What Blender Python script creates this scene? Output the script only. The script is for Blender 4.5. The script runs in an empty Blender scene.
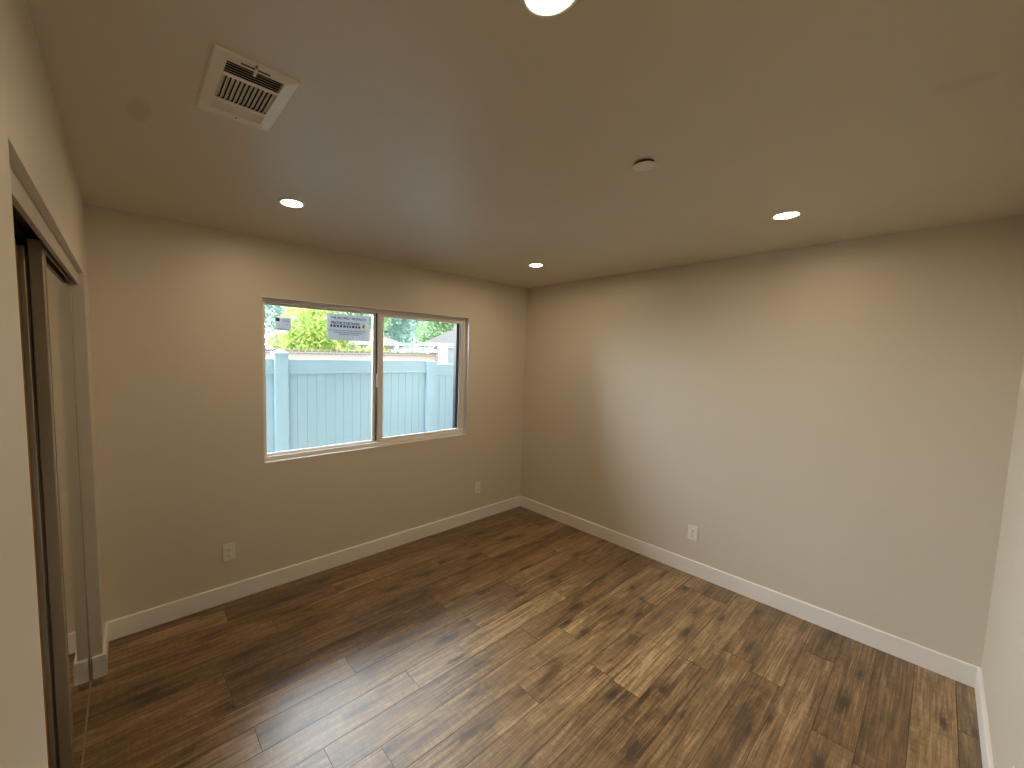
import bpy, bmesh, math, random
from mathutils import Vector, Matrix

random.seed(7)
scene = bpy.context.scene
COL = scene.collection

# ---------------------------------------------------------------- camera
cam_data = bpy.data.cameras.new("camera")
cam = bpy.data.objects.new("camera", cam_data)
COL.objects.link(cam)
R = Vector((0.76981, -0.63785, 0.02331)); U = Vector((0.03332, 0.07663, 0.99650)); F = Vector((0.63741, 0.76634, -0.08024))
cam.matrix_world = Matrix(((R.x, U.x, -F.x, -3.4109), (R.y, U.y, -F.y, -2.9542), (R.z, U.z, -F.z, 1.6885), (0, 0, 0, 1)))
cam_data.sensor_fit = 'HORIZONTAL'
cam_data.sensor_width = 36.0
cam_data.lens = 36.0 * 400.67 / 1024.0
cam_data.shift_x = 53.69 / 1024.0
cam_data.shift_y = 3.77 / 1024.0
cam_data.clip_start = 0.01
scene.camera = cam

# ---------------------------------------------------------------- world, sun, exposure
world = bpy.data.worlds.new("world"); scene.world = world
world.use_nodes = True
bg = world.node_tree.nodes["Background"]
# hazy sky: moderate overall, brightest high over the far side of the fence
SKY_BASE, SKY_GLOW = 3.5, 27.0
bg.inputs[0].default_value = (0.91, 0.965, 1.0, 1)
_nt = world.node_tree
_tc = _nt.nodes.new("ShaderNodeTexCoord"); _dot = _nt.nodes.new("ShaderNodeVectorMath"); _dot.operation = 'DOT_PRODUCT'
_dot.inputs[1].default_value = Vector((-0.16, 0.80, 0.58)).normalized()
_mr = _nt.nodes.new("ShaderNodeMapRange"); _mr.interpolation_type = 'SMOOTHSTEP'
_mr.inputs["From Min"].default_value = math.cos(math.radians(75)); _mr.inputs["From Max"].default_value = math.cos(math.radians(18))
_mr.inputs["To Min"].default_value = SKY_BASE; _mr.inputs["To Max"].default_value = SKY_GLOW
_nt.links.new(_tc.outputs["Generated"], _dot.inputs[0]); _nt.links.new(_dot.outputs["Value"], _mr.inputs["Value"]); _nt.links.new(_mr.outputs[0], bg.inputs[1])
world.cycles.sampling_method = 'MANUAL'; world.cycles.sample_map_resolution = 512
sun_data = bpy.data.lights.new("sun", 'SUN'); sun = bpy.data.objects.new("sun", sun_data); COL.objects.link(sun)
sun_data.energy = 5.0; sun_data.angle = math.radians(2.0); sun_data.color = (1.0, 0.95, 0.86)
sun.rotation_euler = Vector((0.77, 0.07, -0.60)).to_track_quat('-Z', 'Y').to_euler()   # along the side yard, past the house

LAMP_STRENGTH = 225.0
LAMP_COLOR = (1.0, 0.775, 0.50)
vs = scene.view_settings
vs.view_transform = 'Standard'; vs.look = 'None'; vs.gamma = 1.0; vs.use_curve_mapping = False
vs.exposure = 0.0
scene.cycles.use_denoising = True
scene.cycles.max_bounces = 10
scene.cycles.diffuse_bounces = 6
scene.cycles.sample_clamp_indirect = 6.0
scene.cycles.caustics_reflective = False
scene.cycles.caustics_refractive = False

# ---------------------------------------------------------------- room numbers (metres)
H = 2.44            # ceiling
LX = -3.5512        # closet wall
FY = -3.2066        # wall behind the camera
WX1, WX2, WZ1, WZ2 = -2.6933, -0.8341, 0.908, 2.056   # window opening
CY1, CY2, CZ = -1.916, -0.3056, 2.0387                # closet opening
BH, BT = 0.115, 0.013                                 # baseboard

# ---------------------------------------------------------------- mesh helpers
class MB:
    def __init__(s):
        s.bm = bmesh.new(); s.mi = 0
    def _tag(s, faces):
        for f in faces: f.material_index = s.mi
    def box(s, a, b, bevel=0.0, seg=2, rot=None, about=None):
        x0, y0, z0 = a; x1, y1, z1 = b
        t = bmesh.new()
        bmesh.ops.create_cube(t, size=1.0)
        for v in t.verts:
            v.co = Vector(((x0 + x1) / 2 + v.co.x * (x1 - x0), (y0 + y1) / 2 + v.co.y * (y1 - y0), (z0 + z1) / 2 + v.co.z * (z1 - z0)))
        if bevel > 0:
            bmesh.ops.bevel(t, geom=t.edges[:], offset=bevel, segments=seg, profile=0.5, affect='EDGES')
        if rot is not None:
            c = Vector(about) if about else Vector(((x0 + x1) / 2, (y0 + y1) / 2, (z0 + z1) / 2))
            for v in t.verts: v.co = rot @ (v.co - c) + c
        s.join(t); return s
    def join(s, t):
        vm = {}
        for v in t.verts: vm[v] = s.bm.verts.new(v.co)
        for f in t.faces:
            try:
                n = s.bm.faces.new([vm[v] for v in f.verts]); n.material_index = s.mi; n.smooth = f.smooth
            except ValueError: pass
        t.free()
    def lathe(s, c, prof, n=40, smooth=True, axis='Z'):
        """prof: list of (radius, offset along the axis); closed at both ends when radius is 0"""
        c = Vector(c); rings = []
        for r, h in prof:
            ring = []
            if r <= 1e-9:
                ring = [s.bm.verts.new(c + s._ax(0, 0, h, axis))]
            else:
                for i in range(n):
                    a = 2 * math.pi * i / n
                    ring.append(s.bm.verts.new(c + s._ax(r * math.cos(a), r * math.sin(a), h, axis)))
            rings.append(ring)
        for A, B in zip(rings, rings[1:]):
            for i in range(n):
                j = (i + 1) % n
                vs_ = [A[i % len(A)], A[j % len(A)], B[j % len(B)], B[i % len(B)]]
                u = []
                for v in vs_:
                    if v not in u: u.append(v)
                if len(u) >= 3:
                    f = s.bm.faces.new(u); f.smooth = smooth; f.material_index = s.mi
        return s
    @staticmethod
    def _ax(x, y, h, axis):
        return Vector((x, y, h)) if axis == 'Z' else (Vector((x, h, y)) if axis == 'Y' else Vector((h, x, y)))
    def prism(s, pts, d):
        """extrude a polygon (list of 3-D points) by vector d"""
        d = Vector(d)
        a = [s.bm.verts.new(Vector(p)) for p in pts]; b = [s.bm.verts.new(Vector(p) + d) for p in pts]
        fs = [s.bm.faces.new(a), s.bm.faces.new(b[::-1])]
        n = len(a)
        for i in range(n):
            fs.append(s.bm.faces.new([a[i], b[i], b[(i + 1) % n], a[(i + 1) % n]]))
        s._tag(fs); return s
    def quad(s, p):
        f = s.bm.faces.new([s.bm.verts.new(Vector(q)) for q in p]); f.material_index = s.mi; return f
    def build(s, name, mats, parent=None, origin=None):
        bmesh.ops.recalc_face_normals(s.bm, faces=s.bm.faces[:])
        o0 = Vector(origin) if origin is not None else Vector((0, 0, 0))
        if parent is not None and origin is None:
            o0 = parent.matrix_world.translation.copy() if parent.parent is None else s._wloc(parent)
        for v in s.bm.verts: v.co -= o0
        me = bpy.data.meshes.new(name); s.bm.to_mesh(me); s.bm.free()
        o = bpy.data.objects.new(name, me); COL.objects.link(o)
        for m in (mats if isinstance(mats, (list, tuple)) else [mats]): me.materials.append(m)
        if parent is not None:
            o.parent = parent
            o.location = o0 - s._wloc(parent)
        else:
            o.location = o0
        return o
    @staticmethod
    def _wloc(o):
        l = Vector((0, 0, 0))
        while o is not None:
            l += Vector(o.location); o = o.parent
        return l

def empty(name, loc=(0, 0, 0)):
    o = bpy.data.objects.new(name, None); o.empty_display_size = 0.1; COL.objects.link(o); o.location = loc
    bpy.context.view_layer.update()
    return o

def tag(o, label=None, cat=None, group=None, kind=None):
    if label: o["label"] = label
    if cat: o["category"] = cat
    if group: o["group"] = group
    if kind: o["kind"] = kind
    return o

def copy_tree(o, parent=None):
    c = o.copy(); COL.objects.link(c)
    if parent is not None:
        c.parent = parent
    for ch in list(o.children):
        copy_tree(ch, c)
    return c

# ---------------------------------------------------------------- materials
def mat(name, color=(0.8, 0.8, 0.8), rough=0.5, metal=0.0, spec=0.5):
    m = bpy.data.materials.new(name); m.use_nodes = True
    b = m.node_tree.nodes["Principled BSDF"]
    b.inputs["Base Color"].default_value = (*color, 1); b.inputs["Roughness"].default_value = rough
    b.inputs["Metallic"].default_value = metal; b.inputs["Specular IOR Level"].default_value = spec
    return m

def N(m, t, **kw):
    n = m.node_tree.nodes.new(t)
    for k, v in kw.items(): setattr(n, k, v)
    return n

def L(m, a, b): m.node_tree.links.new(a, b)

def noisy(m, scale=6.0, amount=0.06, bump=0.0, bump_scale=180.0, detail=4.0):
    """gentle tone variation and an optional fine surface texture"""
    nt = m.node_tree; b = nt.nodes["Principled BSDF"]
    tc = N(m, "ShaderNodeTexCoord")
    base = tuple(b.inputs["Base Color"].default_value)
    if amount > 0:
        n = N(m, "ShaderNodeTexNoise"); n.inputs["Scale"].default_value = scale; n.inputs["Detail"].default_value = detail
        r = N(m, "ShaderNodeValToRGB")
        r.color_ramp.elements[0].position = 0.3; r.color_ramp.elements[1].position = 0.7
        r.color_ramp.elements[0].color = tuple(c * (1 - amount) for c in base[:3]) + (1,)
        r.color_ramp.elements[1].color = tuple(min(1, c * (1 + amount)) for c in base[:3]) + (1,)
        L(m, tc.outputs["Object"], n.inputs["Vector"]); L(m, n.outputs["Fac"], r.inputs["Fac"]); L(m, r.outputs["Color"], b.inputs["Base Color"])
    if bump > 0:
        n2 = N(m, "ShaderNodeTexNoise"); n2.inputs["Scale"].default_value = bump_scale; n2.inputs["Detail"].default_value = 3
        bp = N(m, "ShaderNodeBump"); bp.inputs["Strength"].default_value = bump; bp.inputs["Distance"].default_value = 0.002
        L(m, tc.outputs["Object"], n2.inputs["Vector"]); L(m, n2.outputs["Fac"], bp.inputs["Height"]); L(m, bp.outputs["Normal"], b.inputs["Normal"])
    return m

M = {}
M['wall'] = noisy(mat("wall_paint", (0.68, 0.622, 0.53), 0.44, spec=0.8), 1.3, 0.012, 0.05, 140)
M['ceiling'] = noisy(mat("ceiling_paint", (0.68, 0.622, 0.53), 0.42, spec=0.9), 1.0, 0.012, 0.05, 140)
M['trim'] = noisy(mat("white_trim_paint", (0.88, 0.86, 0.83), 0.35), 2.0, 0.01)
M['vinyl'] = noisy(mat("white_vinyl", (0.85, 0.84, 0.82), 0.22, spec=0.7), 3.0, 0.01)
M['dark_shaded_metal'] = mat("dark_shaded_track", (0.03, 0.028, 0.024), 0.45, 0.3)  # dark channel metal; shade behind the fascia is put into its colour
M['dark_strip'] = noisy(mat("dark_window_strip", (0.022, 0.032, 0.04), 0.45), 5, 0.05)
M['plate'] = noisy(mat("white_plastic", (0.86, 0.84, 0.80), 0.32), 8, 0.01)
M['slot'] = mat("dark_slot", (0.02, 0.018, 0.015), 0.6)
M['alu'] = noisy(mat("champagne_aluminium", (0.42, 0.36, 0.27), 0.42, 0.75), 5, 0.04)
M['guide'] = noisy(mat('pale_guide_metal', (0.78, 0.74, 0.66), 0.4, 0.2), 5, 0.02)
M['alu_dark'] = noisy(mat("dark_aluminium", (0.30, 0.26, 0.20), 0.45, 0.6), 5, 0.04)  # darker aluminium tone for the register screws
M['fascia'] = noisy(mat("header_fascia_paint", (0.52, 0.47, 0.39), 0.45), 5, 0.02)
M['mdf'] = noisy(mat("raw_mdf_board", (0.52, 0.29, 0.10), 0.7), 40, 0.12)
M['mirror'] = mat("mirror_silver", (0.80, 0.82, 0.78), 0.012, 1.0)
M['register'] = noisy(mat("register_enamel", (0.86, 0.84, 0.80), 0.35), 6, 0.01)
M['duct'] = mat("duct_interior", (0.015, 0.014, 0.013), 0.8)
M['lamp_trim'] = mat("lamp_trim_white", (0.85, 0.83, 0.80), 0.4)

def emit(name, color, strength):
    m = bpy.data.materials.new(name); m.use_nodes = True; nt = m.node_tree; nt.nodes.clear()
    e = N(m, "ShaderNodeEmission"); o = N(m, "ShaderNodeOutputMaterial")
    e.inputs[0].default_value = (*color, 1); e.inputs[1].default_value = strength
    L(m, e.outputs[0], o.inputs[0]); return m
M['lamp'] = emit("downlight_lens", LAMP_COLOR, LAMP_STRENGTH)

def glass_mat():
    m = bpy.data.materials.new("window_glass"); m.use_nodes = True; nt = m.node_tree; nt.nodes.clear()
    t = N(m, "ShaderNodeBsdfTransparent"); t.inputs[0].default_value = (0.965, 0.985, 0.98, 1)
    g = N(m, "ShaderNodeBsdfGlossy"); g.inputs["Roughness"].default_value = 0.01
    fr = N(m, "ShaderNodeFresnel"); fr.inputs["IOR"].default_value = 1.35
    mx = N(m, "ShaderNodeMixShader"); o = N(m, "ShaderNodeOutputMaterial")
    L(m, fr.outputs[0], mx.inputs[0]); L(m, t.outputs[0], mx.inputs[1]); L(m, g.outputs[0], mx.inputs[2]); L(m, mx.outputs[0], o.inputs[0])
    return m
M['glass'] = glass_mat()

# ceiling: two faint round patches of repaired plaster keep their own place
def ceiling_stains(m):
    nt = m.node_tree; b = nt.nodes["Principled BSDF"]
    src = b.inputs["Base Color"].links[0].from_socket
    geo = N(m, "ShaderNodeNewGeometry"); prev = src
    ns = N(m, "ShaderNodeTexNoise"); ns.inputs["Scale"].default_value = 14
    L(m, geo.outputs["Position"], ns.inputs["Vector"])
    for (x, y, r, k, sx) in ((-3.352, -1.265, 0.090, 0.22, 2.7), (-1.672, -2.93, 0.06, 0.13, 1.6)):
        sb = N(m, "ShaderNodeVectorMath", operation='SUBTRACT'); sb.inputs[1].default_value = (x, y, H)
        L(m, geo.outputs["Position"], sb.inputs[0])
        ml = N(m, "ShaderNodeVectorMath", operation='MULTIPLY'); ml.inputs[1].default_value = (sx, 1.0, 1.0)
        L(m, sb.outputs[0], ml.inputs[0])
        d = N(m, "ShaderNodeVectorMath", operation='LENGTH'); L(m, ml.outputs[0], d.inputs[0])
        ad = N(m, "ShaderNodeMath", operation='MULTIPLY_ADD'); ad.inputs[1].default_value = 0.05
        L(m, ns.outputs["Fac"], ad.inputs[0]); L(m, d.outputs["Value"], ad.inputs[2])
        mr = N(m, "ShaderNodeMapRange"); mr.interpolation_type = 'SMOOTHSTEP'
        mr.inputs["From Min"].default_value = r + 0.04; mr.inputs["From Max"].default_value = r - 0.01
        mr.inputs["To Min"].default_value = 0; mr.inputs["To Max"].default_value = k
        L(m, ad.outputs[0], mr.inputs["Value"])
        mx = N(m, "ShaderNodeMix", data_type='RGBA'); mx.inputs[7].default_value = (0.25, 0.19, 0.11, 1)
        L(m, mr.outputs[0], mx.inputs[0]); L(m, prev, mx.inputs[6]); prev = mx.outputs[2]
    L(m, prev, b.inputs["Base Color"])
ceiling_stains(M['ceiling'])

def floor_mat():
    m = bpy.data.materials.new("oak_laminate"); m.use_nodes = True
    b = m.node_tree.nodes["Principled BSDF"]
    geo = N(m, "ShaderNodeNewGeometry")
    at = N(m, "ShaderNodeAttribute", attribute_name="seed"); tone = N(m, "ShaderNodeAttribute", attribute_name="tone")
    sep = N(m, "ShaderNodeSeparateXYZ"); L(m, geo.outputs["Position"], sep.inputs[0])
    def vec(kx, ky, off):
        def lin(sock, k, o):
            a = N(m, "ShaderNodeMath", operation='MULTIPLY'); a.inputs[1].default_value = k; L(m, sock, a.inputs[0])
            c = N(m, "ShaderNodeMath", operation='MULTIPLY_ADD'); c.inputs[1].default_value = o
            L(m, at.outputs["Fac"], c.inputs[0]); L(m, a.outputs[0], c.inputs[2]); return c.outputs[0]
        cb = N(m, "ShaderNodeCombineXYZ")
        L(m, lin(sep.outputs[0], kx, 61.0 + off), cb.inputs[0]); L(m, lin(sep.outputs[1], ky, 23.0 + off), cb.inputs[1])
        c = N(m, "ShaderNodeMath", operation='MULTIPLY'); c.inputs[1].default_value = 91.0 + off; L(m, at.outputs["Fac"], c.inputs[0]); L(m, c.outputs[0], cb.inputs[2])
        return cb.outputs[0]
    def noise(v, sc, det, dist=0.0, rough=0.55):
        n = N(m, "ShaderNodeTexNoise"); n.inputs["Scale"].default_value = sc; n.inputs["Detail"].default_value = det
        n.inputs["Distortion"].default_value = dist; n.inputs["Roughness"].default_value = rough
        L(m, v, n.inputs["Vector"]); return n.outputs["Fac"]
    def math_(op, a, b_, c=None):
        n = N(m, "ShaderNodeMath", operation=op)
        for i, q in enumerate((a, b_, c)):
            if q is None: continue
            if isinstance(q, (int, float)): n.inputs[i].default_value = q
            else: L(m, q, n.inputs[i])
        return n.outputs[0]
    # knots: rare, stretched cells
    vo = N(m, "ShaderNodeTexVoronoi"); vo.voronoi_dimensions = '2D'; vo.inputs["Scale"].default_value = 1.0; L(m, vec(2.5, 9.5, 3), vo.inputs["Vector"])
    wob = noise(vec(20, 60, 5), 1.0, 4, 0.8)
    vsep = N(m, "ShaderNodeSeparateColor"); L(m, vo.outputs["Color"], vsep.inputs[0])
    kd = math_('MULTIPLY_ADD', wob, 0.36, vo.outputs["Distance"])
    kd = math_('ADD', kd, math_('MULTIPLY', math_('GREATER_THAN', vsep.outputs[0], 0.48), 1.0))
    kd = math_('MULTIPLY_ADD', vsep.outputs[1], 0.12, kd)
    mrk = N(m, "ShaderNodeMapRange"); mrk.interpolation_type = 'SMOOTHSTEP'
    mrk.inputs["From Min"].default_value = 0.40; mrk.inputs["From Max"].default_value = 0.27; L(m, kd, mrk.inputs["Value"])
    knot = mrk.outputs[0]
    mrh = N(m, "ShaderNodeMapRange"); mrh.interpolation_type = 'SMOOTHSTEP'
    mrh.inputs["From Min"].default_value = 0.68; mrh.inputs["From Max"].default_value = 0.28; L(m, kd, mrh.inputs["Value"])
    halo = mrh.outputs[0]
    streak = noise(vec(0.75, 19, 0), 1.7, 9, 2.2, 0.70)          # broad cathedral streaks
    fine = noise(vec(2.5, 150, 7), 1.0, 5, 0.3, 0.65)          # fine pores
    cloud = noise(vec(1.5, 6.5, 11), 1.5, 7, 1.6, 0.66)              # cloudy wear
    chat = noise(vec(55, 16, 13), 1.0, 5, 0.6, 0.7)                  # faint cross marks
    s = math_('MULTIPLY', streak, 0.66)
    s = math_('MULTIPLY_ADD', cloud, 0.46, s)
    s = math_('MULTIPLY_ADD', fine, 0.38, s)
    s = math_('MULTIPLY_ADD', chat, 0.22, s)
    s = math_('MULTIPLY_ADD', tone.outputs["Fac"], 0.12, s)
    s = math_('SUBTRACT', s, math_('MULTIPLY', halo, 0.10))
    ramp = N(m, "ShaderNodeValToRGB"); cr = ramp.color_ramp
    cr.elements[0].position = 0.66; cr.elements[0].color = (0.058, 0.028, 0.008, 1)
    cr.elements[1].position = 1.0; cr.elements[1].color = (0.43, 0.28, 0.14, 1)
    for p_, c_ in ((0.76, (0.124, 0.065, 0.022)), (0.87, (0.228, 0.132, 0.053))):
        e = cr.elements.new(p_); e.color = (*c_, 1)
    s2 = math_('SUBTRACT', s, 0.075)
    L(m, s2, ramp.inputs["Fac"])
    mx = N(m, "ShaderNodeMix", data_type='RGBA'); mx.inputs[7].default_value = (0.030, 0.014, 0.005, 1)
    L(m, math_('MULTIPLY', knot, 0.85), mx.inputs[0]); L(m, ramp.outputs["Color"], mx.inputs[6])
    L(m, mx.outputs[2], b.inputs["Base Color"])
    b.inputs["Specular IOR Level"].default_value = 0.85
    b.inputs["Coat Weight"].default_value = 0.22; b.inputs["Coat Roughness"].default_value = 0.36
    rr = N(m, "ShaderNodeMapRange"); rr.inputs["To Min"].default_value = 0.30; rr.inputs["To Max"].default_value = 0.46
    L(m, cloud, rr.inputs["Value"]); L(m, rr.outputs[0], b.inputs["Roughness"])
    bp = N(m, "ShaderNodeBump"); bp.inputs["Strength"].default_value = 0.10; bp.inputs["Distance"].default_value = 0.002
    L(m, math_('MULTIPLY_ADD', chat, 0.6, fine), bp.inputs["Height"]); L(m, bp.outputs["Normal"], b.inputs["Normal"])
    return m
M['floor'] = floor_mat()
M['seam'] = mat("plank_seam", (0.085, 0.048, 0.022), 0.5)

# ================================================================ THE ROOM SHELL
# ---- floor: staggered laminate planks, 1.25 m x 145 mm, running along the window wall
def build_floor():
    bm = bmesh.new()
    ls = bm.faces.layers.float.new("seed"); lt = bm.faces.layers.float.new("tone")
    W, LEN, G, D = 0.145, 1.25, 0.0011, 0.0014
    x_min, x_max, y_min = -4.25, 0.0, FY
    joints = {6: -1.815, 7: -2.527, 8: -3.02, 9: -2.313, 10: -2.813}
    rng = random.Random(31)
    k = 0; y1 = 0.0
    while y1 > y_min + 1e-6:
        y0 = max(y_min, -0.085 - W * k)
        j = joints.get(k, -rng.random() * LEN - 0.3 * (k % 3))
        xs = []
        x = j
        while x > x_min: x -= LEN
        x += LEN
        xs = [x_min]
        while x < x_max - 1e-6:
            if x > x_min + 0.02: xs.append(x)
            x += LEN
        xs.append(x_max)
        for a, c in zip(xs, xs[1:]):
            sd = rng.random(); tn = rng.random()
            o = [bm.verts.new(p) for p in ((a, y0, -D), (c, y0, -D), (c, y1, -D), (a, y1, -D))]
            i = [bm.verts.new(p) for p in ((a + G, y0 + G, 0), (c - G, y0 + G, 0), (c - G, y1 - G, 0), (a + G, y1 - G, 0))]
            f = bm.faces.new(i); f[ls] = sd; f[lt] = tn; f.material_index = 0
            for q in range(4):
                g = bm.faces.new([o[q], o[(q + 1) % 4], i[(q + 1) % 4], i[q]]); g.material_index = 1; g[ls] = sd; g[lt] = tn
        y1 = y0; k += 1
    t = bmesh.new(); bmesh.ops.create_cube(t, size=1)
    for v in t.verts: v.co = Vector(((x_min + x_max) / 2 + v.co.x * (x_max - x_min), y_min / 2 + v.co.y * -y_min, -0.03 + v.co.z * 0.05))
    vm = {v: bm.verts.new(v.co) for v in t.verts}
    for f in t.faces:
        n = bm.faces.new([vm[v] for v in f.verts]); n.material_index = 1
    t.free()
    me = bpy.data.meshes.new("floor"); bm.to_mesh(me); bm.free()
    me.materials.append(M['floor']); me.materials.append(M['seam'])
    o = bpy.data.objects.new("floor", me); COL.objects.link(o)
    tag(o, "brown oak-look laminate plank floor with knots and a window sheen", "floor", kind="structure")
build_floor()

T = 0.15   # exterior wall thickness
b = MB(); b.box((-4.4, FY - 0.12, H), (0.15, T, H + 0.10)); tag(b.build("ceiling", M['ceiling']), "smooth cream painted ceiling", "ceiling", kind="structure")
b = MB()
b.box((-4.4, 0, -0.02), (WX1, T, H)); b.box((WX2, 0, -0.02), (0.15, T, H)); b.box((WX1, 0, -0.02), (WX2, T, WZ1)); b.box((WX1, 0, WZ2), (WX2, T, H))
tag(b.build("wall_back", M['wall']), "tan painted wall that holds the window", "wall", kind="structure")
b = MB(); b.box((0, FY - 0.12, -0.02), (0.15, 0, H)); tag(b.build("wall_right", M['wall']), "long plain beige wall meeting the window wall", "wall", kind="structure")
b = MB(); b.box((-4.4, FY - 0.12, -0.02), (0, FY, H)); tag(b.build("wall_front", M['wall']), "pale wall at the edge of the picture behind the viewpoint", "wall", kind="structure")
b = MB()
b.box((LX - 0.115, FY, -0.02), (LX, CY1, H), 0); b.box((LX - 0.115, CY2, -0.02), (LX, 0, H)); b.box((LX - 0.115, CY1, CZ), (LX, CY2, H))
tag(b.build("wall_left", M['wall']), "beige wall with the closet opening", "wall", kind="structure")
b = MB(); b.box((-4.4, FY, -0.02), (-4.25, 0, H)); tag(b.build("wall_closet", M['wall']), "rear wall inside the closet", "wall", kind="structure")

# ---- baseboards: a flat board with an eased top edge
def board(mb, a, c, nrm):
    """from a to c along the wall foot, thickness grows along nrm"""
    a = Vector((a[0], a[1], 0)); c = Vector((c[0], c[1], 0)); n = Vector((nrm[0], nrm[1], 0))
    prof = [(0, 0.0), (BT, 0.0), (BT, BH - 0.004), (BT - 0.004, BH), (0, BH)]
    mb.prism([a + n * u + Vector((0, 0, v)) for u, v in prof], c - a)
b = MB(); board(b, (LX, 0), (0, 0), (0, -1)); tag(b.build("baseboard_back", M['trim']), "white baseboard under the window", "baseboard", kind="structure")
b = MB(); board(b, (0, FY), (0, -BT), (-1, 0)); tag(b.build("baseboard_right", M['trim']), "white baseboard along the long plain wall", "baseboard", kind="structure")
b = MB(); board(b, (LX, FY), (-BT, FY), (0, 1)); tag(b.build("baseboard_front", M['trim']), "white baseboard running out of the picture at the lower edge", "baseboard", kind="structure")
b = MB(); board(b, (LX, CY2 - BT), (LX, -BT), (1, 0)); board(b, (LX - 0.0405, CY2), (LX, CY2), (0, -1))
board(b, (LX, FY + BT), (LX, CY1), (1, 0))
tag(b.build("baseboard_left", M['trim']), "short white baseboard return wrapping the closet jamb", "baseboard", kind="structure")

# ================================================================ WINDOW
def build_window():
    root = empty("window_1", ((WX1 + WX2) / 2, 0.05, WZ1))
    tag(root, "two-pane white vinyl sliding window facing the blue-white fence", "window", kind="structure")
    v = M['vinyl']
    # liner that dresses the opening
    b = MB(); t = 0.006; y0, y1 = -0.003, 0.145
    b.box((WX1, y0, WZ1), (WX2, y1, WZ1 + t), 0.001); b.box((WX1, y0, WZ2 - t), (WX2, y1, WZ2), 0.001)
    b.box((WX1, y0, WZ1 + t), (WX1 + t, y1, WZ2 - t), 0.001); b.box((WX2 - t, y0, WZ1 + t), (WX2, y1, WZ2 - t), 0.001)
    b.build("window_liner", v, root)
    # main frame
    X1, X2, Z1, Z2 = WX1 + t, WX2 - t, WZ1 + t, WZ2 - t
    fw = 0.026
    b = MB(); ya, yb = 0.046, 0.128
    b.box((X1, ya, Z1), (X2, yb, Z1 + fw), 0.003); b.box((X1, ya, Z2 - fw), (X2, yb, Z2), 0.003)
    b.box((X1, ya, Z1 + fw), (X1 + fw, yb, Z2 - fw), 0.003); b.box((X2 - fw, ya, Z1 + fw), (X2, yb, Z2 - fw), 0.003)
    b.box((X1 + fw, ya + 0.030, Z1 + fw), (X2 - fw, ya + 0.034, Z1 + fw + 0.008))   # track rib
    b.build("window_frame", v, root)
    # fixed light, set to the outside
    fx2 = -1.800
    def sash(name, x1, x2, yc, w, wl, wr, dep, glass_t=0.006):
        z1, z2 = Z1 + fw - 0.002, Z2 - fw + 0.002
        s = MB()
        s.box((x1, yc - dep / 2, z1), (x2, yc + dep / 2, z1 + w), 0.003); s.box((x1, yc - dep / 2, z2 - w), (x2, yc + dep / 2, z2), 0.003)
        s.box((x1, yc - dep / 2, z1 + w), (x1 + wl, yc + dep / 2, z2 - w), 0.003); s.box((x2 - wr, yc - dep / 2, z1 + w), (x2, yc + dep / 2, z2 - w), 0.003)
        so = s.build(name, v, root)
        g = MB(); g.box((x1 + wl - 0.004, yc - glass_t / 2, z1 + w - 0.004), (x2 - wr + 0.004, yc + glass_t / 2, z2 - w + 0.004))
        g.build("glass", M['glass'], so)
        return so
    sash("fixed_sash", X1 + fw - 0.002, -1.745, 0.108, 0.014, 0.010, 0.067, 0.026)
    sl = sash("sliding_sash", -1.782, X2 - fw + 0.010, 0.072, 0.030, 0.046, 0.030, 0.028)
    b = MB(); b.box((-1.788, 0.086, Z1 + fw), (-1.758, 0.0945, Z2 - fw)); b.build("gap_shade_strip", M['dark_strip'], root)  # added dark strip standing in for the shaded gap between the sashes
    # latch on the meeting stile
    zc = 1.465
    b = MB(); b.box((-1.800, 0.046, zc - 0.055), (-1.776, 0.060, zc + 0.055), 0.004); b.build("latch", M['plate'], sl)
    # dark strips at the right, top and bottom outside the sliding half
    b = MB(); xs1, xs2, zs1, zs2 = -1.755, X2 - fw, Z1 + fw, Z2 - fw; q = 0.048
    b.box((xs2 - q, 0.092, zs1), (xs2, 0.128, zs2), 0.002); b.box((xs1, 0.092, zs2 - 0.026), (xs2 - q, 0.128, zs2), 0.002)
    b.box((xs1, 0.092, zs1), (xs2 - q, 0.128, zs1 + 0.012), 0.002); 
    b.build("dark_strip", M['dark_strip'], root)
build_window()

# ---- stickers on the fixed glass (room side of the pane)
M['label_film'] = noisy(mat("label_film", (0.46, 0.49, 0.52), 0.5), 20, 0.03)
M['label_ink'] = mat("label_ink", (0.03, 0.035, 0.045), 0.6)
M['label_ink_soft'] = mat("label_ink_grey", (0.17, 0.19, 0.22), 0.6)
M['label_seal'] = mat("label_seal_yellow", (0.80, 0.74, 0.40), 0.5)
def film(m):
    """printed translucent film: daylight passes through it"""
    nt = m.node_tree; b = nt.nodes["Principled BSDF"]; out = [n for n in nt.nodes if n.type == 'OUTPUT_MATERIAL'][0]
    tr = N(m, "ShaderNodeBsdfTranslucent"); tr.inputs[0].default_value = (0.50, 0.53, 0.57, 1)
    mx = N(m, "ShaderNodeMixShader"); mx.inputs[0].default_value = 0.55
    L(m, b.outputs[0], mx.inputs[1]); L(m, tr.outputs[0], mx.inputs[2]); L(m, mx.outputs[0], out.inputs[0])
film(M['label_film'])
GY = 0.1050   # room face of the fixed pane

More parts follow.
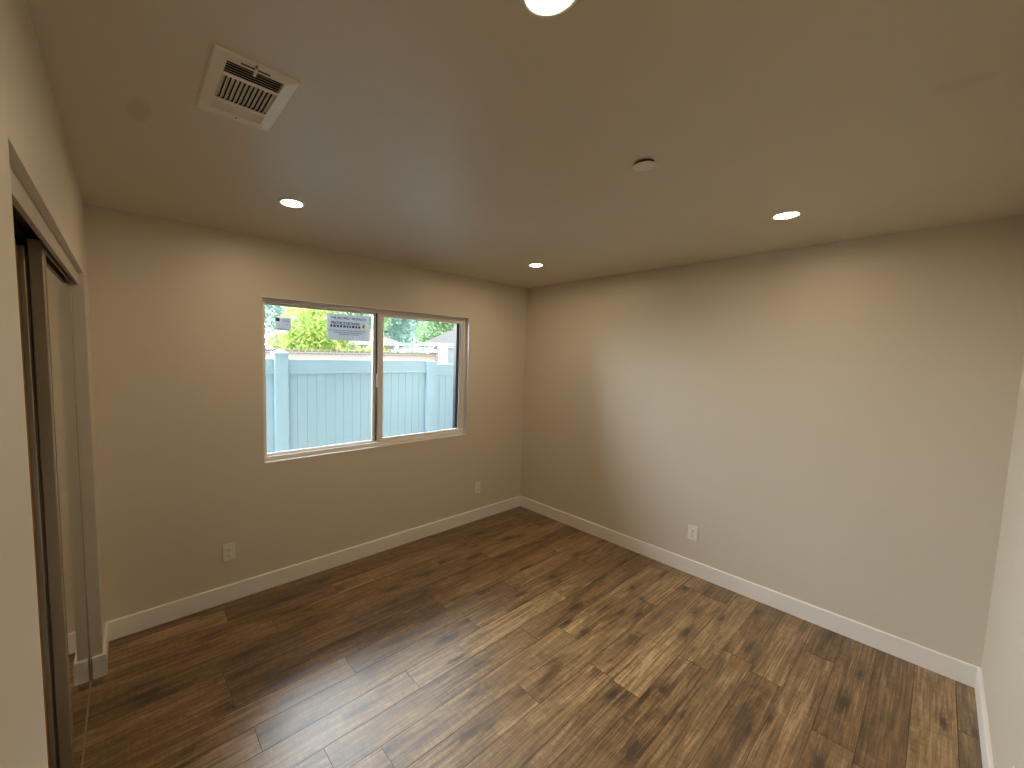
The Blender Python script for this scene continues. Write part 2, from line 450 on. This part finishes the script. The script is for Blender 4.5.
def text_part(name, s, x, z, width, height, parent, m, bold=0.0):
    cu = bpy.data.curves.new(name, 'FONT'); cu.body = s; cu.size = 1.0; cu.align_x = 'CENTER'; cu.align_y = 'CENTER'; cu.offset = bold
    tmp = bpy.data.objects.new(name, cu); COL.objects.link(tmp)
    bpy.context.view_layer.update()
    dg = bpy.context.evaluated_depsgraph_get()
    me = bpy.data.meshes.new_from_object(tmp.evaluated_get(dg))
    bpy.data.objects.remove(tmp)
    xs = [q.co.x for q in me.vertices]; ys = [q.co.y for q in me.vertices]
    cx, cy = (min(xs) + max(xs)) / 2, (min(ys) + max(ys)) / 2
    kx, ky = width / (max(xs) - min(xs)), height / (max(ys) - min(ys))
    px, py, pz = parent.location
    for q in me.vertices:
        q.co = Vector((x + (q.co.x - cx) * kx - px, GY - 0.0016 - py, z + (q.co.y - cy) * ky - pz))
    me.materials.clear(); me.materials.append(m)
    o = bpy.data.objects.new(name, me); COL.objects.link(o); o.parent = parent
    return o

def big_sticker():
    x1, x2, z1, z2 = -2.202, -1.842, 1.790, 1.992
    root = empty("window_sticker", ((x1 + x2) / 2, GY, z1))
    tag(root, "large grey printed label stuck to the upper corner of the window beside the middle stile", "sticker")
    b = MB(); b.box((x1, GY - 0.0012, z1), (x2, GY - 0.0004, z2)); b.build("film", M['label_film'], root)
    W = x2 - x1; c = (x1 + x2) / 2
    text_part("printing", "THE SECURELY PRODUCTS", c, z2 - 0.030, W * 0.84, 0.019, root, M['label_ink'], 0.03)
    text_part("printing", "PROTECTARTHOO", c - 0.028, z2 - 0.070, W * 0.66, 0.022, root, M['label_ink'], 0.04)
    b = MB(); rng = random.Random(3); x = x1 + 0.026
    while x < x2 - 0.085:
        w = rng.uniform(0.014, 0.024); b.box((x, GY - 0.0018, z2 - 0.104), (x + w, GY - 0.0013, z2 - 0.085)); x += w + 0.008
    b.build("printing", M['label_ink'], root)
    b = MB()
    for zz, a, e in ((z2 - 0.128, 0.03, 0.93), (z2 - 0.144, 0.14, 0.82), (z2 - 0.158, 0.28, 0.72)):
        x = x1 + a * W
        while x < x1 + e * W:
            w = rng.uniform(0.010, 0.026); b.box((x, GY - 0.0018, zz - 0.0032), (min(x + w, x1 + e * W), GY - 0.0013, zz + 0.0032)); x += w + 0.005
    b.build("printing", M['label_ink_soft'], root)
    b = MB(); b.lathe((x2 - 0.052, GY - 0.0013, z2 - 0.088), [(0, 0), (0.021, 0), (0.021, -0.0004), (0, -0.0004)], 28, False, 'Y'); s = b.build("seal", M['label_seal'], root)
    b = MB(); b.lathe((x2 - 0.057, GY - 0.0018, z2 - 0.088), [(0, 0), (0.007, 0), (0.007, -0.0004), (0, -0.0004)], 20, False, 'Y'); b.build("seal_mark", M['label_ink'], s)
big_sticker()

def small_sticker():
    x1, x2, z1, z2 = -2.578, -2.471, 1.838, 1.930
    root = empty("window_sticker", ((x1 + x2) / 2, GY, z1))
    tag(root, "small grey rating label with a black square logo on the window's fixed pane", "sticker")
    b = MB(); b.box((x1, GY - 0.0012, z1), (x2, GY - 0.0004, z2)); b.build("film", M['label_film'], root)
    b = MB(); b.box((x1 + 0.002, GY - 0.0018, z2 - 0.027), (x1 + 0.029, GY - 0.0013, z2 - 0.002)); lg = b.build("logo", M['label_ink'], root)
    text_part("printing", "n", x1 + 0.0165, z2 - 0.017, 0.010, 0.011, root, M['label_film'])
    rng = random.Random(9)
    for lines in (((0.009, 0.044, 0.098), (0.020, 0.050, 0.098), (0.026, 0.060, 0.096)), ((0.048, 0.016, 0.034),), ((0.048, 0.072, 0.090),), ((0.066, 0.016, 0.034),), ((0.080, 0.008, 0.098),)):
        b = MB()
        for zz, a, e in lines:
            x = x1 + a
            while x < x1 + e - 0.003:
                w = rng.uniform(0.005, 0.012); b.box((x, GY - 0.0018, z2 - zz - 0.002), (min(x + w, x1 + e), GY - 0.0013, z2 - zz + 0.002)); x += w + 0.002
        b.build("printing", M['label_ink_soft'], root)
small_sticker()

# ================================================================ CLOSET
def build_closet():
    b = MB(); b.box((-3.583, CY1, 1.984), (-3.5705, CY2, CZ), 0.001)
    tag(b.build("trim_1", M['fascia']), "painted header fascia hiding the closet door track", "trim", kind="structure")
    b = MB()   # double top track, open downwards
    for x in (-3.588, -3.634, -3.676):
        b.box((x - 0.0015, CY1, 2.016), (x + 0.0015, CY2, CZ))
    b.box((-3.678, CY1, CZ - 0.004), (-3.586, CY2, CZ))
    tag(b.build("closet_track", M['dark_shaded_metal']), "dark overhead double track inside the closet opening", "door track")
    b = MB(); b.box((-3.6065, CY1 + 0.002, 0.0), (-3.5965, CY2 - BT - 0.001, 0.006), 0.0015)
    tag(b.build("floor_guide", M['guide']), "pale metal floor guide strip under the mirrored closet doors", "door track")
    def door(n, xf, ya, yb, z1, th, label, edge=False):
        """sliding mirror door, room face at xf, from ya (near) to yb"""
        z0 = 0.007; sw = 0.022
        root = empty(n, (xf - th / 2, (ya + yb) / 2, z0)); tag(root, label, "closet door", kind="structure")
        b = MB()
        b.box((xf - th, ya, z0), (xf, ya + sw, z1), 0.003); b.box((xf - th, yb - sw, z0), (xf, yb, z1), 0.003)
        b.box((xf - th, ya + sw, z0), (xf, yb - sw, z0 + 0.014), 0.002); b.box((xf - th, ya + sw, z1 - 0.024), (xf, yb - sw, z1), 0.002)
        b.box((xf - 0.002, ya + sw - 0.004, z0 + 0.014), (xf + 0.003, ya + sw + 0.002, z1 - 0.024), 0.001)   # bright pull rib
        b.build("door_frame", M['alu'], root)
        b = MB(); b.box((xf - 0.007, ya + sw, z0 + 0.014), (xf - 0.003, yb - sw, z1 - 0.024)); b.build("mirror", M['mirror'], root)
        b = MB(); b.box((xf - th + 0.001, ya + sw, z0 + 0.014), (xf - 0.008, yb - sw, z1 - 0.024)); b.build("backing_board", M['mdf'], root)
        if edge:
            b = MB(); b.box((xf - th - 0.016, ya - 0.001, z0 + 0.002), (xf - th, yb - 0.001, z1 - 0.002), 0.001); b.build("wood_edge", M['mdf'], root)
    door("door_1", -3.596, -1.15, CY2 - BT - 0.004, 2.014, 0.033, "mirrored sliding closet door nearer the room with tan metal frame")
    door("door_2", -3.636, -1.145, CY2 - BT - 0.030, 1.992, 0.016, "mirrored sliding closet door tucked behind the front one with a wood edge", True)
build_closet()

# ================================================================ CEILING FIXTURES
def downlight():
    root = empty("recessed_light", (0, 0, H))
    b = MB(); b.lathe((0, 0, H), [(0.046, -0.0005), (0.049, -0.005), (0.056, -0.0065), (0.063, -0.004), (0.065, 0.0)], 48)
    b.build("trim_ring", M['lamp_trim'], root)
    b = MB(); b.lathe((0, 0, H), [(0.0475, -0.0015), (0.044, -0.0035), (0.030, -0.0042), (0, -0.0045)], 48)
    b.build("lens", M['lamp'], root)
    return root
dl = downlight()
spots = [((-2.735, -0.790), "recessed ceiling downlight nearest the air register"),
         ((-0.803, -0.775), "recessed downlight tucked nearest the far corner of window wall and plain wall"),
         ((-0.798, -2.390), "recessed downlight near the long plain wall, beyond the round cover plate"),
         ((-2.712, -2.382), "recessed downlight cut by the top edge of the picture, largest of the four")]
for i, ((x, y), lab) in enumerate(spots):
    o = dl if i == 0 else copy_tree(dl)
    o.location = (x, y, H)
    tag(o, lab, "ceiling light", "recessed ceiling lights")

# ---- sprinkler cover plate
root = empty("sprinkler_cover", (-1.852, -2.165, H)); tag(root, "small round concealed sprinkler cover plate on the ceiling", "cover plate")
b = MB(); b.lathe((-1.852, -2.165, H), [(0.036, 0.0), (0.036, -0.008), (0.02, -0.009), (0, -0.009)], 40); b.build("cup", M['slot'], root)
b = MB(); b.lathe((-1.852, -2.165, H), [(0, -0.0092), (0.041, -0.0092), (0.0425, -0.0102), (0.041, -0.0115), (0, -0.0118)], 40); b.build("plate", M['register'], root)

# ---- supply register
def register():
    X1, X2, Y1, Y2 = -3.218, -3.007, -1.750, -1.420
    ix1, ix2, iy1, iy2 = -3.185, -3.045, -1.727, -1.472
    root = empty("air_register", ((X1 + X2) / 2, (Y1 + Y2) / 2, H)); tag(root, "white metal ceiling air register with three banks of louvers", "air vent")
    zt = H - 0.0125
    b = MB()   # face plate: sloped flange round the opening
    def rim(x1, y1, x2, y2, z): return [(x1, y1, z), (x2, y1, z), (x2, y2, z), (x1, y2, z)]
    A = rim(X1, Y1, X2, Y2, H); B = rim(X1 + 0.004, Y1 + 0.004, X2 - 0.004, Y2 - 0.004, H - 0.006)
    C = rim(ix1, iy1, ix2, iy2, zt); D = rim(ix1, iy1, ix2, iy2, H - 0.001)
    for P, Q in ((A, B), (B, C), (C, D)):
        for i in range(4):
            j = (i + 1) % 4; b.quad([P[i], P[j], Q[j], Q[i]])
    for y in (-1.6665, -1.5285): b.box((ix1, y - 0.006, zt - 0.0006), (ix2, y + 0.006, zt + 0.003), 0.0008)
    b.build("face_plate", M['register'], root)
    b = MB(); b.box((ix1, iy1, H - 0.0012), (ix2, iy2, H - 0.0004)); b.build("duct_opening", M['duct'], root)
    def slat(y=None, x=None, ang=0, w=0.011, y0=None, y1=None):
        s = MB()
        if y is not None:
            s.box((ix1 + 0.001, y - w / 2, H - 0.0072), (ix2 - 0.001, y + w / 2, H - 0.0066), 0.0002, 1, Matrix.Rotation(math.radians(ang), 3, 'X'))
        else:
            s.box((x - w / 2, y0, H - 0.0072), (x + w / 2, y1, H - 0.0066), 0.0002, 1, Matrix.Rotation(math.radians(ang), 3, 'Y'))
        s.build("louver", M['register'], root)
    for i in range(5): slat(y=-1.7215 + i * 0.0112, ang=33, w=0.010)
    for i in range(12): slat(x=ix1 + 0.0062 + i * 0.0116, ang=-38, w=0.0125, y0=-1.6605, y1=-1.5345)
    for i in range(5): slat(y=-1.5165 + i * 0.0098, ang=-62, w=0.0125)
    b = MB(); b.box((-3.155, -1.7375, zt - 0.0004 + 0.0012), (-3.084, -1.7345, zt + 0.0026)); b.build("lever_slot", M['slot'], root)
    b = MB(); b.box((-3.122, -1.742, zt - 0.007), (-3.116, -1.716, zt + 0.001), 0.001); b.build("lever", M['register'], root)
    for (x, y) in ((-3.119, -1.7435), (-3.112, -1.4500)):
        b = MB(); b.lathe((x, y, H - 0.0085), [(0, -0.0032), (0.0026, -0.0028), (0.0036, -0.001), (0.0036, 0.003)], 16); b.build("screw", M['alu_dark'], root)
register()

# ================================================================ OUTLETS
def outlet():
    """duplex receptacle on a plate; local frame: wall plane y=0, room towards -y"""
    root = empty("power_outlet", (0, 0, 0))
    b = MB(); b.box((-0.036, -0.006, -0.0585), (0.036, 0.0005, 0.0585), 0.0035, 3); b.build("cover_plate", M['plate'], root)
    for z in (0.0195, -0.0195):
        b = MB(); b.box((-0.017, -0.0082, z - 0.0145), (0.017, -0.004, z + 0.0145), 0.003, 3); f = b.build("receptacle", M['plate'], root)
        b = MB(); b.box((-0.0078, -0.0086, z - 0.002), (-0.0055, -0.008, z + 0.0075)); b.box((0.0055, -0.0086, z - 0.0015), (0.0078, -0.008, z + 0.0065))
        b.lathe((0, -0.0080, z - 0.008), [(0, -0.0006), (0.0032, -0.0006), (0.0032, 0.0004)], 14, False, 'Y'); b.build("slots", M['slot'], f)
    b = MB(); b.lathe((0, -0.006, 0), [(0, -0.0012), (0.002, -0.001), (0.0030, 0.0)], 14, True, 'Y'); b.build("screw", M['alu'], root)
    return root
o0 = outlet()
for i, (loc, rz, lab) in enumerate((
        ((-2.920, 0, 0.340), 0, "white duplex power outlet under the window's outer end near the closet"),
        ((-0.664, 0, 0.340), 0, "white duplex power outlet low on the window wall close to the corner"),
        ((0, -1.797, 0.335), -math.pi / 2, "white duplex power outlet on the long plain wall"),
        ((-1.262, FY, 0.345), math.pi, "white duplex power outlet on the wall at the bottom edge of the picture"))):
    o = o0 if i == 0 else copy_tree(o0)
    o.location = loc; o.rotation_euler = (0, 0, rz); tag(o, lab, "power outlet", "duplex wall outlets")

# ================================================================ OUTSIDE
M['fence'] = noisy(mat("fence_vinyl", (0.180, 0.278, 0.345), 0.45), 2, 0.02)
M['stucco'] = noisy(mat("house_stucco", (0.28, 0.26, 0.23), 0.9), 8, 0.05, 0.3, 60)
M['ground'] = noisy(mat("concrete_ground", (0.45, 0.43, 0.40), 0.9), 3, 0.1, 0.3, 40)
M['roof_tile'] = noisy(mat("roof_shingle", (0.046, 0.043, 0.043), 0.9), 3, 0.12)
M['roof_tile2'] = noisy(mat("roof_shingle_tan", (0.062, 0.048, 0.042), 0.9), 3, 0.12)
M['white_paint'] = noisy(mat("white_exterior_paint", (0.30, 0.30, 0.30), 0.6), 2, 0.02)
M['house_wall'] = noisy(mat("pale_house_wall", (0.24, 0.23, 0.22), 0.8), 2, 0.03)
M['dark_glass'] = mat("far_window_glass", (0.12, 0.15, 0.17), 0.1)
M['bark'] = noisy(mat("tree_bark", (0.20, 0.16, 0.12), 0.9), 12, 0.2)

def brick_mat(name, c1, c2, mortar, bw, bh):
    m = mat(name, c1, 0.9); bs = m.node_tree.nodes["Principled BSDF"]
    tc = N(m, "ShaderNodeTexCoord"); mp = N(m, "ShaderNodeMapping"); mp.inputs["Rotation"].default_value = (math.radians(90), 0, 0)
    br = N(m, "ShaderNodeTexBrick"); br.inputs["Scale"].default_value = 1.0
    br.inputs["Color1"].default_value = (*c1, 1); br.inputs["Color2"].default_value = (*c2, 1); br.inputs["Mortar"].default_value = (*mortar, 1)
    br.inputs["Brick Width"].default_value = bw; br.inputs["Row Height"].default_value = bh; br.inputs["Mortar Size"].default_value = 0.008
    L(m, tc.outputs["Object"], mp.inputs[0]); L(m, mp.outputs[0], br.inputs["Vector"]); L(m, br.outputs["Color"], bs.inputs["Base Color"])
    return m
M['block'] = brick_mat("slump_block", (0.40, 0.345, 0.295), (0.43, 0.385, 0.335), (0.37, 0.33, 0.29), 0.40, 0.20)
M['cap_brick'] = brick_mat("cap_brick", (0.15, 0.105, 0.09), (0.19, 0.14, 0.12), (0.33, 0.30, 0.28), 0.11, 0.2)

M['pilaster'] = brick_mat('pilaster_brick', (0.27, 0.20, 0.165), (0.31, 0.235, 0.20), (0.36, 0.32, 0.29), 0.2, 0.075)
GZ = -0.12
b = MB(); b.box((-14, T, GZ - 0.1), (34, 60, GZ)); tag(b.build("ground", M['ground']), "concrete yard ground outside the window", "ground", kind="structure")
# outer skin of this house and its eave, which shade the side yard
b = MB(); b.box((-9, 0.0, GZ), (-4.4, T, H + 0.35)); b.box((0.15, 0.0, GZ), (5, T, H + 0.35)); b.box((-4.4, 0.0, H + 0.1), (0.15, T, H + 0.35))
tag(b.build("wall_outside", M['stucco']), "stucco outer wall of the house beyond the room", "wall", kind="structure")
b = MB(); b.prism([(-9, 0.55, H + 0.22), (-9, -4.5, H + 1.75), (-9, -4.5, H + 1.62), (-9, 0.55, H + 0.10)], (14, 0, 0))
tag(b.build("roof", M['roof_tile']), "pitched roof and eave over the room", "roof", kind="structure")

# ---- vinyl privacy fence, 1.2 m from the window wall
def fence():
    D = 1.20
    root = empty("vinyl_fence", (-1.3, D + 0.06, GZ)); tag(root, "pale blue-white vinyl privacy fence right outside the window", "fence")
    def post(x, top, cap=True):
        b = MB(); b.box((x - 0.0635, D, GZ), (x + 0.0635, D + 0.127, top), 0.004); p = b.build("post", M['fence'], root)
        if cap:
            c = MB(); c.box((x - 0.071, D - 0.008, top), (x + 0.071, D + 0.135, top + 0.022), 0.003)
            a = top + 0.022; pk = (x, D + 0.0635, a + 0.035)
            q = [(x - 0.066, D - 0.003, a), (x + 0.066, D - 0.003, a), (x + 0.066, D + 0.130, a), (x - 0.066, D + 0.130, a)]
            for i in range(4): c.quad([q[i], q[(i + 1) % 4], pk])
            c.build("post_cap", M['fence'], p)
    def panel(x1, x2, top):
        y = D + 0.040
        b = MB(); b.box((x1, y, top - 0.140), (x2, y + 0.045, top), 0.003); b.box((x1, y - 0.006, top - 0.152), (x2, y + 0.05, top - 0.132), 0.003)
        b.build("rail", M['fence'], root)
        b = MB(); b.box((x1, y, GZ + 0.06), (x2, y + 0.045, GZ + 0.20), 0.003); b.build("rail", M['fence'], root)
        b = MB(); n = max(1, round((x2 - x1) / 0.098)); w = (x2 - x1) / n
        for i in range(n):
            b.box((x1 + i * w + 0.0003, y + 0.012, GZ + 0.19), (x1 + (i + 1) * w - 0.0003, y + 0.034, top - 0.135), 0.0028, 1)
        b.box((x1, y + 0.020, GZ + 0.19), (x2, y + 0.028, top - 0.135))
        b.build("board_panel", M['fence'], root)
    post(-4.055, 1.655); post(-2.226, 1.655); post(-0.398, 1.610, False); post(1.430, 1.560)
    panel(-3.99, -2.29, 1.615); panel(-2.162, -0.462, 1.613); panel(-0.334, 1.366, 1.570)
fence()
# neighbour's taller white post behind the fence
root = empty("gate_post", (0.61, 2.0, GZ)); tag(root, "tall pale post rising behind the fence beside the window's dark edge", "post")
b = MB(); b.box((0.475, 2.0, GZ), (0.72, 2.24, 1.79), 0.006); b.build("shaft", M['white_paint'], root)
b = MB(); b.box((0.46, 1.985, 1.79), (0.735, 2.255, 1.82), 0.008); b.build("cap", M['white_paint'], root)

# ---- block garden wall with a soldier-brick cap
def garden_wall():
    y = 4.0
    root = empty("garden_wall", (0, y, GZ)); tag(root, "cream block garden wall with a pinkish brick cap behind the fence", "garden wall")
    b = MB(); b.box((-9, y, GZ), (5.5, y + 0.2, 1.66)); b.build("block_courses", M['block'], root)
    b = MB(); n = 128; x = -9.0
    b.box((-9, y - 0.02, 1.655), (5.5, y + 0.22, 1.722)); 
    b.build("brick_cap", M['cap_brick'], root)
    b = MB(); b.box((1.72, y - 0.06, GZ), (2.02, y + 0.26, 1.74), 0.006); p = b.build("pilaster", M['pilaster'], root)
    b = MB(); b.box((1.67, y - 0.1, 1.74), (2.07, y + 0.3, 1.80), 0.006); b.build("pilaster_cap", M['white_paint'], p)
garden_wall()

# ---- neighbouring houses
def hip_house(name, label, corner, rz, w, dep, eave, rise, mr, wins):
    """hip-roofed house in its own frame: front eave along x from 0 to w at y=0, then set down at corner and turned"""
    root = empty(name, (0, 0, 0)); tag(root, label, "house")
    b = MB(); b.box((0.5, 0.5, GZ), (w - 0.5, dep - 0.5, eave)); b.build("wall", M['house_wall'], root)
    b = MB(); hw = min(w, dep) / 2; z0 = eave
    A = [(0, 0, z0), (w, 0, z0), (w, dep, z0), (0, dep, z0)]
    if w >= dep:
        r = [(hw, dep / 2, z0 + rise), (w - hw + 0.001, dep / 2, z0 + rise)]
        b.quad([A[0], A[1], r[1], r[0]]); b.quad([A[2], A[3], r[0], r[1]]); b.quad([A[1], A[2], r[1]]); b.quad([A[3], A[0], r[0]])
    else:
        r = [(w / 2, hw, z0 + rise), (w / 2, dep - hw, z0 + rise)]
        b.quad([A[0], A[1], r[0]]); b.quad([A[1], A[2], r[1], r[0]]); b.quad([A[2], A[3], r[1]]); b.quad([A[3], A[0], r[0], r[1]])
    b.quad(A[::-1]); b.build("roof", mr, root)
    b = MB(); zg = z0 - 0.09
    b.box((-0.06, -0.06, zg), (w + 0.06, 0, z0 + 0.04), 0.01); b.box((-0.06, 0, zg), (0, dep, z0 + 0.04), 0.01); b.box((w, 0, zg), (w + 0.06, dep, z0 + 0.04), 0.01)
    b.build("gutter", M['white_paint'], root)
    for (wx1, wx2, wz1, wz2) in wins:
        yy = 0.5
        b = MB(); b.box((wx1 - 0.08, yy - 0.05, wz1 - 0.08), (wx2 + 0.08, yy - 0.01, wz1)); b.box((wx1 - 0.08, yy - 0.05, wz2), (wx2 + 0.08, yy - 0.01, wz2 + 0.08))
        b.box((wx1 - 0.08, yy - 0.05, wz1), (wx1, yy - 0.01, wz2)); b.box((wx2, yy - 0.05, wz1), (wx2 + 0.08, yy - 0.01, wz2)); wn = b.build("window", M['white_paint'], root)
        b = MB(); b.box((wx1, yy - 0.02, wz1), (wx2, yy - 0.012, wz2)); b.build("pane", M['dark_glass'], wn)
    root.location = corner; root.rotation_euler = (0, 0, rz)
hip_house("neighbour_house", "neighbour's house with pinkish tan roof seen past the middle window stile", (5.96 - 6.0 * math.cos(math.radians(-29)), 12.0 - 6.0 * math.sin(math.radians(-29)), 0), math.radians(-29), 6.0, 7.0, 2.13, 1.15, M['roof_tile2'], [(4.0, 4.9, 0.9, 1.85)])
hip_house("neighbour_house", "neighbour's house with grey shingle hip roof seen in the sliding pane", (6.85, 12.1, 0), math.radians(-36), 9.0, 7.0, 2.19, 1.75, M['roof_tile'], [(0.95, 1.9, 1.0, 1.95)])
# ---- patio cover between the houses
root = empty("patio_cover", (5.6, 10.66, GZ)); tag(root, "white patio cover beam and post between the two neighbouring roofs", "patio cover")
b = MB(); b.box((4.0, 10.6, 2.04), (6.6, 10.72, 2.13), 0.01); b.build("beam", M['white_paint'], root)
for x in (4.75, 5.62, 6.45):
    b = MB(); b.box((x - 0.06, 10.6, GZ), (x + 0.06, 10.72, 2.04), 0.008); b.build("post", M['white_paint'], root)

# ---- trees: every leaf is a small bent blade
def leaf_mat(name, c1, c2):
    m = mat(name, c1, 0.55); bs = m.node_tree.nodes["Principled BSDF"]; nt = m.node_tree
    at = N(m, "ShaderNodeAttribute", attribute_name="leaf"); r = N(m, "ShaderNodeValToRGB")
    r.color_ramp.elements[0].color = (*c1, 1); r.color_ramp.elements[1].color = (*c2, 1)
    L(m, at.outputs["Fac"], r.inputs["Fac"]); L(m, r.outputs["Color"], bs.inputs["Base Color"])
    tr = N(m, "ShaderNodeBsdfTranslucent"); L(m, r.outputs["Color"], tr.inputs[0])
    mx = N(m, "ShaderNodeMixShader"); mx.inputs[0].default_value = 0.4
    out = [n for n in nt.nodes if n.type == 'OUTPUT_MATERIAL'][0]
    L(m, bs.outputs[0], mx.inputs[1]); L(m, tr.outputs[0], mx.inputs[2]); L(m, mx.outputs[0], out.inputs[0])
    return m
M['leaf_yellow'] = leaf_mat("leaf_yellow_green", (0.17, 0.30, 0.06), (0.50, 0.60, 0.17))
M['leaf_blue'] = leaf_mat("leaf_blue_green", (0.15, 0.29, 0.25), (0.48, 0.64, 0.60))
M['leaf_mid'] = leaf_mat("leaf_mid_green", (0.13, 0.27, 0.12), (0.46, 0.62, 0.36))

def tree(name, label, base, blobs, n, size, m, seed, trunk=0.12, group=None, droop=0.0):
    """blobs: (dx, dy, z, rx, ry, rz) ellipsoids of foliage round the trunk"""
    rng = random.Random(seed); root = empty(name, base); tag(root, label, "tree" if "tree" in name else "shrub", group)
    bm = bmesh.new(); lay = bm.faces.layers.float.new("leaf")
    vol = [q[3] * q[4] * q[5] for q in blobs]; tot = sum(vol)
    for q, v in zip(blobs, vol):
        k = int(n * v / tot)
        cl = []
        for _ in range(max(6, k // 55)):   # twigs carry leaves in clumps
            while True:
                p = Vector((rng.uniform(-1, 1), rng.uniform(-1, 1), rng.uniform(-1, 1)))
                if 0.25 < p.length < 1: break
            cl.append(Vector((q[0] + p.x * q[3], q[1] + p.y * q[4], q[2] - base[2] + p.z * q[5])))
        for _ in range(k):
            c = rng.choice(cl); sp = 0.28 * (q[3] * q[5]) ** 0.5
            p = c + Vector((rng.gauss(0, sp * 0.55), rng.gauss(0, sp * 0.55), rng.gauss(0, sp * (0.55 + droop))))
            e = Matrix.Rotation(rng.uniform(0, 6.28), 3, 'Z') @ Matrix.Rotation(rng.uniform(-1.1, 1.1), 3, 'X') @ Matrix.Rotation(rng.uniform(-1.1, 1.1), 3, 'Y')
            s = size * rng.uniform(0.6, 1.3); t = rng.random() * 0.65 + 0.35 * ((hash((round(c.x, 2), round(c.z, 2))) % 100) / 100.0)
            pts = [Vector((0, -s, 0)), Vector((s * 0.45, 0, s * 0.12)), Vector((0, s, 0)), Vector((-s * 0.45, 0, s * 0.12))]
            vv = [bm.verts.new(p + e @ w) for w in pts]
            f1 = bm.faces.new([vv[0], vv[1], vv[2]]); f2 = bm.faces.new([vv[0], vv[2], vv[3]]); f1[lay] = t; f2[lay] = t
    me = bpy.data.meshes.new("foliage"); bm.to_mesh(me); bm.free(); me.materials.append(m)
    o = bpy.data.objects.new("foliage", me); COL.objects.link(o); o.parent = root
    b = MB(); top = max(q[2] for q in blobs) - base[2]
    b.lathe(base, [(trunk * 1.4, 0), (trunk, 0.3), (trunk * 0.75, top * 0.6), (trunk * 0.3, top)], 12)
    for q in blobs[1:]:
        z0 = (q[2] - base[2]) * 0.55
        a = Vector((base[0], base[1], base[2] + z0)); e = Vector((base[0] + q[0], base[1] + q[1], q[2])); d = (e - a)
        sd = d.cross(Vector((0, 0, 1))).normalized() * trunk * 0.4; up = sd.cross(d).normalized() * trunk * 0.4
        b.prism([a + sd, a + up, a - sd, a - up], d)
    b.build("trunk", M['bark'], root)
    return root
G = "trees beyond the garden wall"
tree("broadleaf_tree", "bright yellow-green broadleaf tree in the left window pane between the two labels", (1.0, 9.0, GZ),
     [(0, 0, 2.3, 0.95, 0.9, 0.95), (-0.75, 0, 1.95, 0.55, 0.6, 0.6), (0.8, 0.2, 2.0, 0.55, 0.6, 0.7)], 7000, 0.070, M['leaf_yellow'], 3, 0.10, G)
tree("eucalyptus_tree", "pale blue-green loose tree at the outer edge of the left window pane", (0.05, 11.2, GZ),
     [(0, 0, 2.9, 0.7, 0.6, 1.2), (-0.8, 0.1, 2.4, 0.7, 0.6, 0.9), (0.1, 0, 4.1, 1.0, 0.6, 0.7)], 4500, 0.085, M['leaf_blue'], 5, 0.09, G)
tree("broadleaf_tree", "pale mid-green tall tree behind the yellow-green one", (5.6, 21.0, GZ),
     [(0, 0, 5.0, 3.0, 1.4, 2.2), (-2.6, 0, 5.4, 2.0, 1.3, 2.0), (2.6, 0, 4.6, 2.0, 1.3, 2.2), (0.4, 0, 7.0, 2.6, 1.3, 1.4)], 15000, 0.15, M['leaf_mid'], 8, 0.22, G)
tree("pine_tree", "tall blue-green tree with hanging foliage at the inner edge of the sliding pane", (13.0, 26.2, GZ),
     [(0, 0, 4.8, 1.5, 0.9, 3.0), (1.6, 0.2, 4.4, 1.1, 0.9, 2.7), (-1.7, -0.2, 4.6, 1.2, 0.9, 2.8), (0, 0, 8.0, 2.0, 0.9, 1.6)], 14000, 0.14, M['leaf_blue'], 11, 0.2, G, 0.8)
tree("pine_tree", "tall blue-green tree behind the gap between the neighbouring roofs", (17.8, 30.5, GZ),
     [(0, 0, 5.0, 1.8, 1.0, 3.2), (1.7, 0, 4.6, 1.4, 0.9, 2.8), (-1.6, 0, 4.8, 1.3, 0.9, 2.8), (0, 0, 8.4, 2.2, 1.0, 1.6)], 14000, 0.15, M['leaf_blue'], 13, 0.2, G, 0.8)
tree("broadleaf_tree", "leafy light green tree rising over the grey hip roof", (16.9, 22.6, GZ),
     [(0, 0, 4.2, 1.8, 1.0, 1.6), (-1.7, 0, 3.6, 1.4, 0.9, 1.4), (1.9, 0.2, 5.0, 1.9, 1.0, 1.7)], 11000, 0.13, M['leaf_mid'], 17, 0.2, G)
tree("garden_shrub", "yellow-green shrub just above the wall under the large window label", (1.50, 6.2, GZ),
     [(0, 0, 1.55, 0.36, 0.36, 0.42)], 1500, 0.05, M['leaf_yellow'], 19, 0.04)
tree("garden_shrub", "green shrub under the patio cover between the houses", (4.95, 9.6, GZ),
     [(0, 0, 1.35, 0.7, 0.4, 0.55)], 1800, 0.07, M['leaf_mid'], 23, 0.05)
